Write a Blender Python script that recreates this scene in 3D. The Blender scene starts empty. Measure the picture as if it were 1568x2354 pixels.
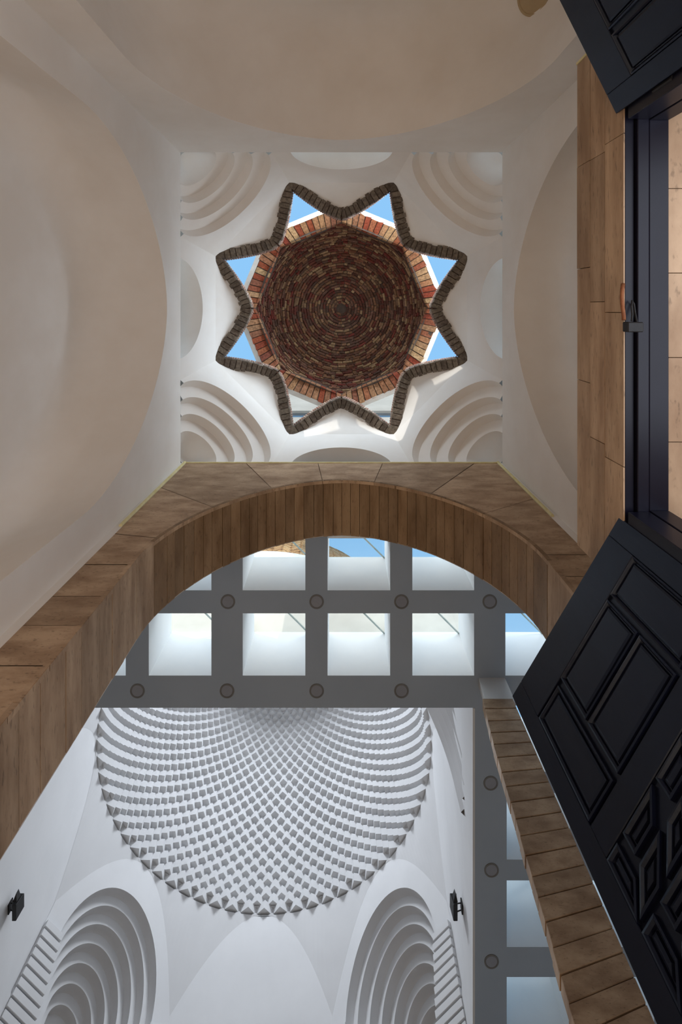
import bpy, bmesh, math, random
from mathutils import Vector, Matrix
random.seed(7)
SC = bpy.context.scene
COL = SC.collection
# ---------------------------------------------------------------- camera (z = 0 is the lens; x to the right, y down the picture, z up)
cam = bpy.data.cameras.new('camera'); co = bpy.data.objects.new('camera', cam); COL.objects.link(co)
co.location = (0, 0, 0); co.rotation_euler = (math.pi, 0, 0)
FPX = 1110.0
cam.sensor_fit = 'VERTICAL'; cam.sensor_height = 36.0; cam.lens = FPX / 2354 * 36.0
cam.shift_x = (784 - 785) / 2354.0
cam.shift_y = -(1177 - 709) / 2354.0
cam.clip_start = 0.02; cam.clip_end = 200
SC.camera = co
# ---------------------------------------------------------------- sky
W = bpy.data.worlds.new('sky'); SC.world = W; W.use_nodes = True
wn = W.node_tree; wn.nodes.clear()
o_ = wn.nodes.new('ShaderNodeOutputWorld'); b_ = wn.nodes.new('ShaderNodeBackground')
tc = wn.nodes.new('ShaderNodeTexCoord'); sx = wn.nodes.new('ShaderNodeSeparateXYZ')
rp = wn.nodes.new('ShaderNodeValToRGB')
rp.color_ramp.elements[0].position = 0.0; rp.color_ramp.elements[0].color = (0.62, 0.80, 0.95, 1)
rp.color_ramp.elements[1].position = 1.0; rp.color_ramp.elements[1].color = (0.27, 0.58, 0.95, 1)
wn.links.new(tc.outputs['Generated'], sx.inputs[0]); wn.links.new(sx.outputs['Z'], rp.inputs[0])
wn.links.new(rp.outputs[0], b_.inputs[0]); b_.inputs[1].default_value = 1.0
wn.links.new(b_.outputs[0], o_.inputs[0])

def light(name, kind, loc, target, energy, color, sx=1, sy=1, spread=None):
    L = bpy.data.lights.new(name, kind); L.energy = energy; L.color = color
    if kind == 'AREA':
        L.shape = 'RECTANGLE'; L.size = sx; L.size_y = sy
        if spread: L.spread = math.radians(spread)
    if kind == 'SUN': L.angle = math.radians(0.53)
    o = bpy.data.objects.new(name, L); COL.objects.link(o); o.location = loc
    d = Vector(target) - Vector(loc)
    o.rotation_euler = d.to_track_quat('-Z', 'Y').to_euler()
    return o
light('sun', 'SUN', (3, -8, 20), (3 + 3.6, -8 + 8.2, 20 - 1.45), 1.7, (1.0, 0.93, 0.82))
# daylight lamp at the entrance door; fills added at the floors and near dome wall
light('door_daylight', 'AREA', (1.75, 0.0, 0.9), (-1.6, 0.6, 3.6), 36, (0.80, 0.88, 1.0), 1.9, 2.2)
light('entry_floor_fill', 'AREA', (-0.1, 0.2, -0.78), (-0.1, 0.2, 5), 49, (1.0, 0.67, 0.41), 3.4, 3.2)  # added upward fill lying just above the entry floor
light('hall_floor_fill', 'AREA', (-1.2, 6.2, -0.78), (-1.2, 6.2, 5), 36, (1.0, 0.63, 0.32), 6.5, 5.0)  # same added fill for the hall, out of view
light('dome_near_fill', 'AREA', (-1.2, 5.45, 8.3), (-1.5, 12.0, 8.0), 25, (0.80, 0.89, 1.0), 4.0, 1.6)  # added fill on the hidden near wall; no window is built there
light('dome_crown_lamp', 'AREA', (-1.54, 8.71, 12.6), (-1.54, 8.71, 0), 265, (0.86, 0.92, 1.0), 1.6, 1.6)
light('roof_fill_south', 'AREA', (-1.0, 3.35, 9.4), (-1.0, 5.6, 6.9), 215, (0.95, 0.97, 1.0), 9.0, 0.8)  # added lamp over the roof, out of view, brightens the skylight wells
light('roof_fill_west', 'AREA', (6.8, 8.0, 8.6), (2.6, 8.2, 6.9), 130, (0.93, 0.96, 1.0), 6.0, 1.0)  # second added roof lamp, for the corridor wells
# unseen lamps added round the brick cupola to brighten the vault, north and east sides
light('roof_fill_north', 'AREA', (0.0, -3.0, 8.1), (0.0, 1.9, 6.3), 185, (0.78, 0.90, 1.0), 2.6, 1.0)
light('roof_fill_east', 'AREA', (3.0, 0.0, 8.1), (-1.9, 0.0, 6.3), 140, (0.80, 0.90, 1.0), 2.6, 1.0)
light('roof_fill_north_east', 'AREA', (2.2, -2.2, 8.1), (-1.4, 1.4, 6.3), 140, (0.78, 0.90, 1.0), 2.4, 1.0)
SC.view_settings.view_transform = 'Standard'; SC.view_settings.look = 'None'
SC.view_settings.gamma = 1.0; SC.view_settings.use_curve_mapping = False
SC.view_settings.exposure = 0.0

# ---------------------------------------------------------------- materials
def mat(name, c1, c2=None, scale=3.0, rough=0.75, bump=0.0, bscale=30.0, stretch=(1, 1, 1), detail=4, spec=0.3, contrast=(0.35, 0.65), c3=None, coat=0.0, island=0.0, pores=0.0):
    m = bpy.data.materials.new(name); m.use_nodes = True
    n = m.node_tree; b = n.nodes['Principled BSDF']
    b.inputs['Roughness'].default_value = rough
    b.inputs['Specular IOR Level'].default_value = spec
    b.inputs['Coat Weight'].default_value = coat
    t = n.nodes.new('ShaderNodeTexCoord'); mp = n.nodes.new('ShaderNodeMapping')
    mp.inputs['Scale'].default_value = stretch
    gx = n.nodes.new('ShaderNodeNewGeometry')
    n.links.new(gx.outputs['Position'], mp.inputs[0])
    out = None
    if c2 is None: b.inputs['Base Color'].default_value = (*c1, 1)
    else:
        ns = n.nodes.new('ShaderNodeTexNoise'); ns.inputs['Scale'].default_value = scale; ns.inputs['Detail'].default_value = detail
        ns.inputs['Roughness'].default_value = 0.6
        n.links.new(mp.outputs[0], ns.inputs['Vector'])
        r = n.nodes.new('ShaderNodeValToRGB'); e = r.color_ramp.elements
        e[0].position = contrast[0]; e[0].color = (*c1, 1); e[1].position = contrast[1]; e[1].color = (*c2, 1)
        if c3: x = e.new(0.82); x.color = (*c3, 1)
        n.links.new(ns.outputs['Fac'], r.inputs[0]); out = r.outputs[0]
        if island:
            oi = n.nodes.new('ShaderNodeObjectInfo')
            ad = n.nodes.new('ShaderNodeMath'); ad.operation = 'ADD'
            n.links.new(oi.outputs['Random'], ad.inputs[0]); n.links.new(gx.outputs['Random Per Island'], ad.inputs[1])
            fr = n.nodes.new('ShaderNodeMath'); fr.operation = 'FRACT'; n.links.new(ad.outputs[0], fr.inputs[0])
            mr = n.nodes.new('ShaderNodeMapRange'); mr.inputs[3].default_value = 1 - island; mr.inputs[4].default_value = 1 + island
            n.links.new(fr.outputs[0], mr.inputs[0])
            mx = n.nodes.new('ShaderNodeVectorMath'); mx.operation = 'SCALE'
            n.links.new(out, mx.inputs[0]); n.links.new(mr.outputs[0], mx.inputs['Scale']); out = mx.outputs[0]
        if pores:
            n3 = n.nodes.new('ShaderNodeTexNoise'); n3.inputs['Scale'].default_value = 34; n3.inputs['Detail'].default_value = 3
            n.links.new(mp.outputs[0], n3.inputs['Vector'])
            m3 = n.nodes.new('ShaderNodeMapRange'); m3.inputs[1].default_value = .60; m3.inputs[2].default_value = .70; m3.inputs[3].default_value = 1.0; m3.inputs[4].default_value = 1 - pores
            n.links.new(n3.outputs['Fac'], m3.inputs[0])
            x3 = n.nodes.new('ShaderNodeVectorMath'); x3.operation = 'SCALE'
            n.links.new(out, x3.inputs[0]); n.links.new(m3.outputs[0], x3.inputs['Scale']); out = x3.outputs[0]
        n.links.new(out, b.inputs['Base Color'])
    if bump:
        n2 = n.nodes.new('ShaderNodeTexNoise'); n2.inputs['Scale'].default_value = bscale; n2.inputs['Detail'].default_value = 5
        n.links.new(mp.outputs[0], n2.inputs['Vector'])
        bp = n.nodes.new('ShaderNodeBump'); bp.inputs['Strength'].default_value = bump; bp.inputs['Distance'].default_value = 0.02
        n.links.new(n2.outputs['Fac'], bp.inputs['Height']); n.links.new(bp.outputs[0], b.inputs['Normal'])
    return m

def brickmat(name, cols, rough=0.85, bump=0.5):
    m = bpy.data.materials.new(name); m.use_nodes = True
    n = m.node_tree; b = n.nodes['Principled BSDF']; b.inputs['Roughness'].default_value = rough
    b.inputs['Specular IOR Level'].default_value = 0.2
    oi = n.nodes.new('ShaderNodeObjectInfo'); g = n.nodes.new('ShaderNodeNewGeometry')
    ad = n.nodes.new('ShaderNodeMath'); ad.operation = 'ADD'
    n.links.new(oi.outputs['Random'], ad.inputs[0]); n.links.new(g.outputs['Random Per Island'], ad.inputs[1])
    fr = n.nodes.new('ShaderNodeMath'); fr.operation = 'FRACT'; n.links.new(ad.outputs[0], fr.inputs[0])
    r = n.nodes.new('ShaderNodeValToRGB'); r.color_ramp.interpolation = 'LINEAR'
    e = r.color_ramp.elements
    k = len(cols)
    e[0].position = 0; e[0].color = (*cols[0], 1); e[1].position = 1; e[1].color = (*cols[-1], 1)
    for i in range(1, k - 1):
        x = e.new(i / (k - 1)); x.color = (*cols[i], 1)
    n.links.new(fr.outputs[0], r.inputs[0])
    ns = n.nodes.new('ShaderNodeTexNoise'); ns.inputs['Scale'].default_value = 28; ns.inputs['Detail'].default_value = 5
    n.links.new(g.outputs['Position'], ns.inputs['Vector'])
    mr = n.nodes.new('ShaderNodeMapRange'); mr.inputs[1].default_value = .3; mr.inputs[2].default_value = .7
    mr.inputs[3].default_value = .65; mr.inputs[4].default_value = 1.3
    n.links.new(ns.outputs['Fac'], mr.inputs[0])
    mx = n.nodes.new('ShaderNodeVectorMath'); mx.operation = 'SCALE'
    n.links.new(r.outputs[0], mx.inputs[0]); n.links.new(mr.outputs[0], mx.inputs['Scale'])
    n.links.new(mx.outputs[0], b.inputs['Base Color'])
    bp = n.nodes.new('ShaderNodeBump'); bp.inputs['Strength'].default_value = bump; bp.inputs['Distance'].default_value = 0.02
    n.links.new(ns.outputs['Fac'], bp.inputs['Height']); n.links.new(bp.outputs[0], b.inputs['Normal'])
    return m

M = {}
M['plaster'] = mat('plaster', (0.80, 0.765, 0.72), (0.85, 0.83, 0.80), 1.3, 0.9, 0.06, 6.0)
M['plaster_cool'] = mat('plaster_cool', (0.63, 0.635, 0.645), (0.67, 0.675, 0.685), 1.1, 0.9, 0.05, 5.0)
M['ceiling'] = mat('ceiling_grey', (0.35, 0.415, 0.50), (0.38, 0.445, 0.53), 0.8, 0.9)
M['well'] = mat('well_white', (0.86, 0.87, 0.88), (0.9, 0.9, 0.9), 2.0, 0.9)
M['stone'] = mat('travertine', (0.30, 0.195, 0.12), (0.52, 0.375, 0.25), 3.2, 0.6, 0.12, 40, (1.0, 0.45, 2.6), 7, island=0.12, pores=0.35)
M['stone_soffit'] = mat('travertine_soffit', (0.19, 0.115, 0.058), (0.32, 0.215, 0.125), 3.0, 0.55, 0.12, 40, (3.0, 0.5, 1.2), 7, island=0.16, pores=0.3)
M['stone_back'] = mat('joint_mortar', (0.20, 0.12, 0.06), (0.27, 0.17, 0.09), 8, 0.9)
M['brick_dark'] = brickmat('old_brick_dark', [(.10, .05, .035), (.17, .055, .04), (.30, .17, .09), (.12, .055, .04), (.42, .29, .16), (.20, .045, .035), (.10, .06, .045), (.24, .13, .09)])
M['brick_red'] = brickmat('old_brick_red', [(.25, .055, .03), (.33, .085, .04), (.42, .24, .12), (.28, .06, .035), (.50, .33, .17), (.22, .06, .04)])
M['brick_grey'] = brickmat('rib_brick_grey', [(.12, .095, .075), (.17, .14, .11), (.20, .165, .13), (.13, .10, .08)])
M['brick_edge'] = brickmat('rib_brick_edge', [(.30, .16, .12), (.42, .28, .22), (.22, .12, .09), (.5, .4, .33)])
M['brick_yellow'] = brickmat('outer_brick', [(.48, .25, .10), (.62, .36, .16), (.55, .30, .12), (.70, .45, .22)])
M['mortar'] = mat('dark_mortar', (0.075, 0.055, 0.045), (0.12, 0.09, 0.07), 12, 0.95)
M['outer_mortar'] = mat('outer_mortar', (0.62, 0.50, 0.36), (0.72, 0.62, 0.48), 6, 0.95)
M['lime'] = mat('lime_edge', (0.72, 0.66, 0.58), (0.8, 0.76, 0.7), 9, 0.9, 0.2)
M['drum'] = mat('drum_render', (0.50, 0.45, 0.39), (0.60, 0.55, 0.48), 1.2, 0.9)
M['door'] = mat('black_paint', (0.0025, 0.003, 0.009), (0.004, 0.0055, 0.015), 4, 0.30, 0.12, 14, (1, 1, 0.25), 4, spec=0.42, coat=0.0)
M['door'].node_tree.nodes['Principled BSDF'].inputs['Specular Tint'].default_value = (0.55, 0.72, 1.0, 1)
M['frame'] = mat('black_metal', (0.006, 0.006, 0.014), (0.008, 0.008, 0.018), 4, 0.34, 0.0, spec=0.28)
M['iron'] = mat('black_iron', (0.010, 0.010, 0.011), (0.018, 0.018, 0.02), 20, 0.5)
M['strap'] = mat('brown_strap', (0.20, 0.07, 0.03), (0.30, 0.12, 0.05), 30, 0.7)
M['tape'] = mat('yellow_tape', (0.70, 0.62, 0.30), (0.80, 0.74, 0.45), 10, 0.7)
M['lens'] = mat('frosted_lens', (0.27, 0.29, 0.34), (0.30, 0.32, 0.37), 5, 0.5)
M['rim'] = mat('grey_rim', (0.17, 0.17, 0.17), (0.2, 0.2, 0.2), 5, 0.5)
M['floor'] = mat('floor_stone', (0.45, 0.36, 0.26), (0.60, 0.50, 0.38), 1.5, 0.6)
M['roof'] = mat('roof_screed', (0.5, 0.46, 0.40), (0.6, 0.56, 0.5), 1.5, 0.9)
M['alu'] = mat('bar_metal', (0.38, 0.46, 0.44), (0.5, 0.56, 0.54), 8, 0.35)
def glass(name, tint, gl=0.12):
    m = bpy.data.materials.new(name); m.use_nodes = True; n = m.node_tree; n.nodes.clear()
    o = n.nodes.new('ShaderNodeOutputMaterial'); mx = n.nodes.new('ShaderNodeMixShader')
    t = n.nodes.new('ShaderNodeBsdfTransparent'); t.inputs[0].default_value = (*tint, 1)
    g = n.nodes.new('ShaderNodeBsdfGlossy'); g.inputs['Roughness'].default_value = 0.05
    mx.inputs[0].default_value = gl
    n.links.new(t.outputs[0], mx.inputs[1]); n.links.new(g.outputs[0], mx.inputs[2]); n.links.new(mx.outputs[0], o.inputs[0])
    return m
M['glass'] = glass('pane_glass', (0.93, 0.97, 0.98), 0.06)
M['dark_glass'] = mat('dark_glass', (0.03, 0.045, 0.06), (0.05, 0.07, 0.09), 2, 0.08, spec=0.8)

# ---------------------------------------------------------------- mesh helpers
class MB:
    def __init__(s): s.v = []; s.f = []
    def add(s, vs, fs):
        k = len(s.v); s.v += [tuple(v) for v in vs]; s.f += [tuple(i + k for i in f) for f in fs]; return s
    def quad(s, a, b, c, d): return s.add([a, b, c, d], [(0, 1, 2, 3)])
    def tri(s, a, b, c): return s.add([a, b, c], [(0, 1, 2)])
    def grid(s, rows, close=False):
        k = len(s.v); n = len(rows[0])
        for r in rows: s.v += [tuple(p) for p in r]
        for i in range(len(rows) - 1):
            for j in range(n - (0 if close else 1)):
                j2 = (j + 1) % n
                s.f.append((k + i * n + j, k + i * n + j2, k + (i + 1) * n + j2, k + (i + 1) * n + j))
        return s
    def hexa(s, b, t):
        """b, t: four bottom and four top points in the same order"""
        return s.add(list(b) + list(t), [(3, 2, 1, 0), (4, 5, 6, 7), (0, 1, 5, 4), (1, 2, 6, 5), (2, 3, 7, 6), (3, 0, 4, 7)])
    def box(s, x0, x1, y0, y1, z0, z1):
        return s.hexa([(x0, y0, z0), (x1, y0, z0), (x1, y1, z0), (x0, y1, z0)], [(x0, y0, z1), (x1, y0, z1), (x1, y1, z1), (x0, y1, z1)])
    def prism(s, poly0, poly1):
        n = len(poly0)
        return s.add(list(poly0) + list(poly1), [tuple(range(n))[::-1], tuple(range(n, 2 * n))] + [(i, (i + 1) % n, n + (i + 1) % n, n + i) for i in range(n)])
    def disc(s, c, r, n=24, z=None):
        return s.add([(c[0] + r * math.cos(2 * math.pi * i / n), c[1] + r * math.sin(2 * math.pi * i / n), c[2]) for i in range(n)], [tuple(range(n))])
    def tube(s, pts, r, n=8):
        rows = []
        for i, p in enumerate(pts):
            p = Vector(p); a = Vector(pts[max(i - 1, 0)]); b = Vector(pts[min(i + 1, len(pts) - 1)])
            d = (b - a).normalized(); u = d.cross(Vector((0.31, 0.2, 0.93))).normalized(); w = d.cross(u)
            rows.append([p + u * (r * math.cos(2 * math.pi * k / n)) + w * (r * math.sin(2 * math.pi * k / n)) for k in range(n)])
        s.grid(rows, True); k = len(s.v)
        s.f.append(tuple(range(k - n, k))); s.f.append(tuple(range(k - len(pts) * n, k - len(pts) * n + n))[::-1]); return s
    def build(s, name, m, parent=None, smooth=False, bevel=0, weld=False, kind=None, label=None, cat=None, group=None, up=None):
        me = bpy.data.meshes.new(name); me.from_pydata(s.v, [], s.f); me.materials.append(m)
        bm = bmesh.new(); bm.from_mesh(me)
        if weld: bmesh.ops.remove_doubles(bm, verts=bm.verts, dist=1e-5)
        bmesh.ops.recalc_face_normals(bm, faces=bm.faces)
        bm.to_mesh(me); bm.free()
        if smooth:
            for p in me.polygons: p.use_smooth = True
        if smooth == 'angle':
            me.set_sharp_from_angle(angle=math.radians(35))
        o = bpy.data.objects.new(name, me); COL.objects.link(o)
        if parent is not None:
            o.parent = parent; o.matrix_parent_inverse = Matrix.Translation(-Vector(parent.location))
        if bevel:
            bv = o.modifiers.new('bevel', 'BEVEL'); bv.width = bevel; bv.segments = 1; bv.limit_method = 'ANGLE'
        tag(o, label, cat, group, kind)
        return o
def tag(o, label=None, cat=None, group=None, kind=None):
    if label: o['label'] = label
    if cat: o['category'] = cat
    if group: o['group'] = group
    if kind: o['kind'] = kind
    return o
def empty(name, loc, label, cat, group=None, kind=None):
    o = bpy.data.objects.new(name, None); COL.objects.link(o); o.location = loc; o.empty_display_size = 0.1
    return tag(o, label, cat, group, kind)
def V(*a): return Vector(a)

NEXP = 1.76
def arch_pts(w, zs, crown, zb, n=40, nj=3):
    """outline from the left foot up over the crown and down; list of (x, z, angle)"""
    out = [(-w, zb + (zs - zb) * i / nj, 1) for i in range(nj)]
    for i in range(n + 1):
        a = math.pi - math.pi * i / n
        c, s = math.cos(a), math.sin(a)
        x = math.copysign(abs(c) ** (2 / NEXP), c) * w; z = zs + (crown - zs) * abs(s) ** (2 / NEXP)
        out.append((x, z, 0))
    out += [(w, zs - (zs - zb) * (i + 1) / nj, 2) for i in range(nj)]
    return out
def outer_rect(pts, S0, S1, zs, ztop):
    """for each outline point the matching point on the rectangle x in S0..S1, z up to ztop"""
    out = []
    for x, z, k in pts:
        if k == 1: out.append((S0, z))
        elif k == 2: out.append((S1, z))
        else:
            zc = zs; dx, dz = x, z - zc
            if abs(dz) < 1e-6: out.append((S0 if dx < 0 else S1, zc)); continue
            t = (ztop - zc) / dz
            if dx < 0: t = min(t, S0 / dx)
            if dx > 0: t = min(t, S1 / dx)
            out.append((dx * t, zc + dz * t))
    for c in (S0, S1):                       # snap the nearest to the corner
        i = min(range(len(out)), key=lambda i: (out[i][0] - c) ** 2 + (out[i][1] - ztop) ** 2); out[i] = (c, ztop)
    return out
ZF = -0.8          # floor
ZT = 6.0           # top of the entry walls
XS, YS = 2.0, 1.94

# ---------------------------------------------------------------- floor
MB().box(-7.5, 4.2, -3.6, 13, ZF - 0.2, ZF).build('floor', M['floor'], kind='structure', label='pale stone floor of the entry and the domed hall', cat='floor')

# ---------------------------------------------------------------- niche walls of the entry
def niche_wall(name, to3, half, w, zs, crown, depth, dw, dc, label, fillet=0.35, zb=ZF):
    m = MB(); pts = arch_pts(w, zs, crown, zb, 48, 4)
    o = outer_rect(pts, -half, half, zs, ZT)
    m.grid([[to3(x, 0, z) for x, z in o], [to3(x, 0, z) for x, z, k in pts]])
    def shape(f):                              # f 0..1 from the edge to the back: slightly wider and lower
        P = arch_pts(w + dw * f, zs, crown - dc * f, zb, 48, 4); return P
    rows = [[to3(x, 0, z) for x, z, k in pts]]
    D = depth - fillet
    for i in range(1, 5):
        f = i / 4; rows.append([to3(x, D * f, z) for x, z, k in shape(f * .9)])
    base = shape(1.0)
    for i in range(1, 9):                     # rounded cove into the back wall
        a = math.pi / 2 * i / 8; r = fillet * (1 - math.cos(a)); d = D + fillet * math.sin(a)
        row = []
        for x, z, k in base:
            l = math.hypot(x, z - zs) if k == 0 else abs(x)
            s = (l - r) / l; row.append(to3(x * s, d, zs + (z - zs) * s if k == 0 else z))
        rows.append(row)
    m.grid(rows)
    last = rows[-1]; nj = 4; n = len(last)
    m.grid([[p for p in last[:n // 2 + 1]], [p for p in last[::-1][:n // 2 + 1]]])
    return m.build(name, M['plaster'], smooth='angle', weld=True, kind='structure', label=label, cat='wall')
niche_wall('wall_left', lambda x, d, z: (-XS - d, x, z), YS, 1.60, 3.75, 5.54, 0.85, 0.16, 0.12, 'plastered entry wall with a deep arched niche, facing the door')
niche_wall('wall_back', lambda x, d, z: (x, -YS - d, z), XS, 1.67, 3.75, 5.56, 1.15, 0.20, 0.10, 'plastered entry wall with the broad arched niche above the star', 0.5)
niche_wall('wall_right', lambda x, d, z: (XS + d, x, z), YS, 1.60, 3.75, 5.60, 0.42, 0.12, 0.12, 'plastered entry wall with the shallow arched niche over the door portal', 0.22)
# round vent in the back niche
vc = Vector((1.704, -2.76, 4.25)); vn = -Vector((.83, -.38, .40)).normalized(); vu = vn.cross(Vector((0, 0, 1))).normalized(); vw = vn.cross(vu)
mb = MB(); rr = []
for r, h in ((.165, -.04), (.165, .035), (.145, .035), (.140, .030), (.001, .030)):
    rr.append([vc + vn * h + vu * (r * math.cos(2 * math.pi * k / 32)) + vw * (r * math.sin(2 * math.pi * k / 32)) for k in range(32)])
mb.grid(rr, True).build('vent_cover', mat('vent_beige', (.42, .32, .19), (.46, .36, .22), 6, .8), label='round beige vent cover high on the niche beside the upper door leaf', cat='vent')
# ---------------------------------------------------------------- stone arch wall between entry and hall
YF, YB, AW, AZS, AC = 1.924, 2.539, 1.569, 3.75, 5.40
wf = empty('wall_front', (0, YF, ZF), 'travertine clad wall with a wide pointed arch opening to the hall', 'wall', kind='structure')
def arch_at(s, w=AW, crown=AC):
    """arc-length walk of the intrados; s in metres from the left foot at floor level"""
    return None
P = arch_pts(AW, AZS, AC, ZF, 160, 60)
cum = [0]
for i in range(1, len(P)): cum.append(cum[-1] + math.hypot(P[i][0] - P[i - 1][0], P[i][1] - P[i - 1][1]))
def at(s):
    s = max(0, min(cum[-1], s))
    for i in range(1, len(cum)):
        if cum[i] >= s:
            f = (s - cum[i - 1]) / max(1e-9, cum[i] - cum[i - 1])
            x = P[i - 1][0] + f * (P[i][0] - P[i - 1][0]); z = P[i - 1][1] + f * (P[i][1] - P[i - 1][1])
            tx = P[i][0] - P[i - 1][0]; tz = P[i][1] - P[i - 1][1]; l = math.hypot(tx, tz)
            return x, z, -tz / l, tx / l           # point and outward normal
    return P[-1][0], P[-1][1], 1, 0
# backing body behind the slabs
pts = arch_pts(AW + 0.03, AZS, AC + 0.03, ZF, 60, 4); oo = outer_rect(pts, -XS, XS, AZS, ZT)
m = MB()
m.grid([[(x, YF + 0.03, z) for x, z in oo], [(x, YF + 0.03, z) for x, z, k in pts], [(x, YB - 0.01, z) for x, z, k in pts]])
m.build('mortar_bed', M['stone_back'], wf, weld=True)
pts2 = arch_pts(AW + 0.0, AZS, AC + 0.0, ZF, 60, 4); oo = outer_rect(pts2, -2.0, 2.0, AZS, 6.5)
MB().grid([[(x, YB, z) for x, z in oo], [(x, YB, z) for x, z, k in pts2], [(x, YB - .02, z) for x, z, k in pts]]).build('plaster_face', M['plaster_cool'], wf, weld=True)
# soffit slabs
s = 1.9; tot = cum[-1]; cuts = [s]
while s < tot - 1.9:
    x, z, nx, nz = at(s)
    s += random.uniform(0.095, 0.125) if z > AZS + .25 else random.uniform(0.16, 0.3)
    cuts.append(min(s, tot - 1.9))
for a, b in zip(cuts[:-1], cuts[1:]):
    g = 0.0025; n = 3 if b - a > .14 else 2; front = []; back = []
    pr = random.uniform(0, .004)
    Lo = [at(a + g + (b - a - 2 * g) * i / n) for i in range(n + 1)]
    inner = [(x + nx * pr, z + nz * pr) for x, z, nx, nz in Lo]; outer = [(x + nx * .035, z + nz * .035) for x, z, nx, nz in Lo]
    poly = inner + outer[::-1]
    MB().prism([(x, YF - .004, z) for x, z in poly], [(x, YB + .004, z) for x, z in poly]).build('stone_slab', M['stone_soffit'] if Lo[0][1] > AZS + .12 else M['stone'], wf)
# face slabs: radial pieces between the arch and the wall edge
def outer_pt(x, z):
    if z <= AZS: return (-XS if x < 0 else XS) * .965, z
    dx, dz = x, z - AZS; t = (ZT - .012 - AZS) / dz
    if dx: t = min(t, 1.93 / abs(dx))
    return dx * t, AZS + dz * t
fc = [1.4]; s = 1.4
while s < tot - 1.4:
    x, z, nx, nz = at(s)
    s += random.uniform(0.55, .85) if z > AZS + .1 else random.uniform(.28, .42); fc.append(min(s, tot - 1.4))
ci = [0, 0]
for a, b in zip(fc[:-1], fc[1:]):
    g = .0025; n = 8
    Lo = [at(a + g + (b - a - 2 * g) * i / n) for i in range(n + 1)]
    inn = [(q[0], q[1]) for q in Lo]; out = [outer_pt(*q) for q in inn]
    for c in (-1, 1):                         # keep the square corner
        for i in range(n):
            if (abs(out[i][0]) >= 1.9299) != (abs(out[i + 1][0]) >= 1.9299) and math.copysign(1, out[i][0]) == c and min(out[i][1], out[i + 1][1]) > AZS:
                j = i if abs(out[i][1] - ZT) < abs(out[i + 1][1] - ZT) or True else i + 1
                out[j if abs(abs(out[j][0]) - 1.93) < .2 else i + 1] = (c * 1.93, ZT - .012)
    th = random.uniform(0, .003)
    mm = MB(); rows = [[(x, YF - th, z) for x, z in inn], [(x, YF - th, z) for x, z in out], [(x, YF + .03, z) for x, z in out], [(x, YF + .03, z) for x, z in inn]]
    mm.grid(rows + [rows[0]]); mm.build('face_slab', M['stone'], wf, weld=True)
# ---------------------------------------------------------------- masking-tape coloured edge strips
def strip(n, pts, r, label):
    return MB().tube(pts, r, 6).build('trim_%d' % n, M['tape'], kind='structure', label=label, cat='trim')
strip(1, [(-1.94, YF - .005, ZT), (1.94, YF - .005, ZT)], .012, 'thin yellow edge strip along the top of the stone arch wall')
strip(2, [(-1.945, YF - .012, ZT), (-1.945, YF - .012, 4.25)], .017, 'yellow upright edge strip left of the stone arch')
strip(3, [(1.945, YF - .012, ZT), (1.945, YF - .012, 4.45)], .017, 'yellow upright edge strip right of the stone arch')
MB().quad((-1.93, YF - .002, ZF), (-2.0, YF - .002, ZF), (-2.0, YF - .002, ZT), (-1.93, YF - .002, ZT)).quad((1.93, YF - .002, ZF), (2.0, YF - .002, ZF), (2.0, YF - .002, ZT), (1.93, YF - .002, ZT)).build('plaster_margin', M['plaster'], wf)

# ---------------------------------------------------------------- vault: square to octagon, squinches, lunettes
ZS_ = 6.9; TX = 0.745; TY = 1.798
vault = empty('ceiling', (0, 0, ZT), 'white plaster vault turning the square entry into an eight pointed star', 'vault', kind='structure')
def face_with_arch(m, bl, br, tl, tr, wf_, rise, n=40):
    """bilinear face with an arch cut from its lower edge; returns the arch outline"""
    bl, br, tl, tr = map(Vector, (bl, br, tl, tr))
    def S(s, u):
        a = bl.lerp(br, (s + 1) / 2); b = tl.lerp(tr, (s + 1) / 2); return a.lerp(b, u)
    inn, out = [], []
    for i in range(n + 1):
        a = math.pi - math.pi * i / n; c, sn = math.cos(a), math.sin(a)
        s, u = wf_ * c, rise * abs(sn) ** 0.95
        inn.append(S(s, u))
        if sn < 1e-6: out.append(S(math.copysign(1, c), 0)); continue
        t = min(1 / u if u > 0 else 1e9, 1 / abs(s) if abs(s) > 1e-9 else 1e9)
        out.append(S(s * t, u * t))
    for cnr in (-1, 1):
        tgt = S(cnr, 1); i = min(range(len(out)), key=lambda i: (out[i] - tgt).length); out[i] = tgt
    m.grid([out, inn])
    return inn
def squinch(outline, C, d, lams, delta, m=None, dz=0.0):
    """nested arches stepping back to the corner C: each goes in by delta along d, then drops to the next smaller arch"""
    m = m or MB(); C = Vector(C); rows = []
    cur = [Vector(p) for p in outline]
    rows.append(cur)
    for k, l in enumerate(lams):
        base = [C + (Vector(p) - C) * l for p in outline]
        prev = rows[-1]
        mid = [p * .5 + q * .5 for p, q in zip(prev, base)]
        # under-face runs back level, then the bright face drops
        lev = []
        for p, q, b in zip(prev, base, mid):
            e = p + d * delta; e.z = p.z + dz; lev.append(e)
        rows.append([p.lerp(e, .55) for p, e in zip(prev, lev)])
        rows.append(lev)
        rows.append([e.lerp(q, .55) + Vector((0, 0, -.0)) for e, q in zip(lev, base)])
        rows.append(base)
    m.grid(rows); return m, rows[-1]
A1, B1 = 0.865, 0.89
faces = MB(); 
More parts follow.
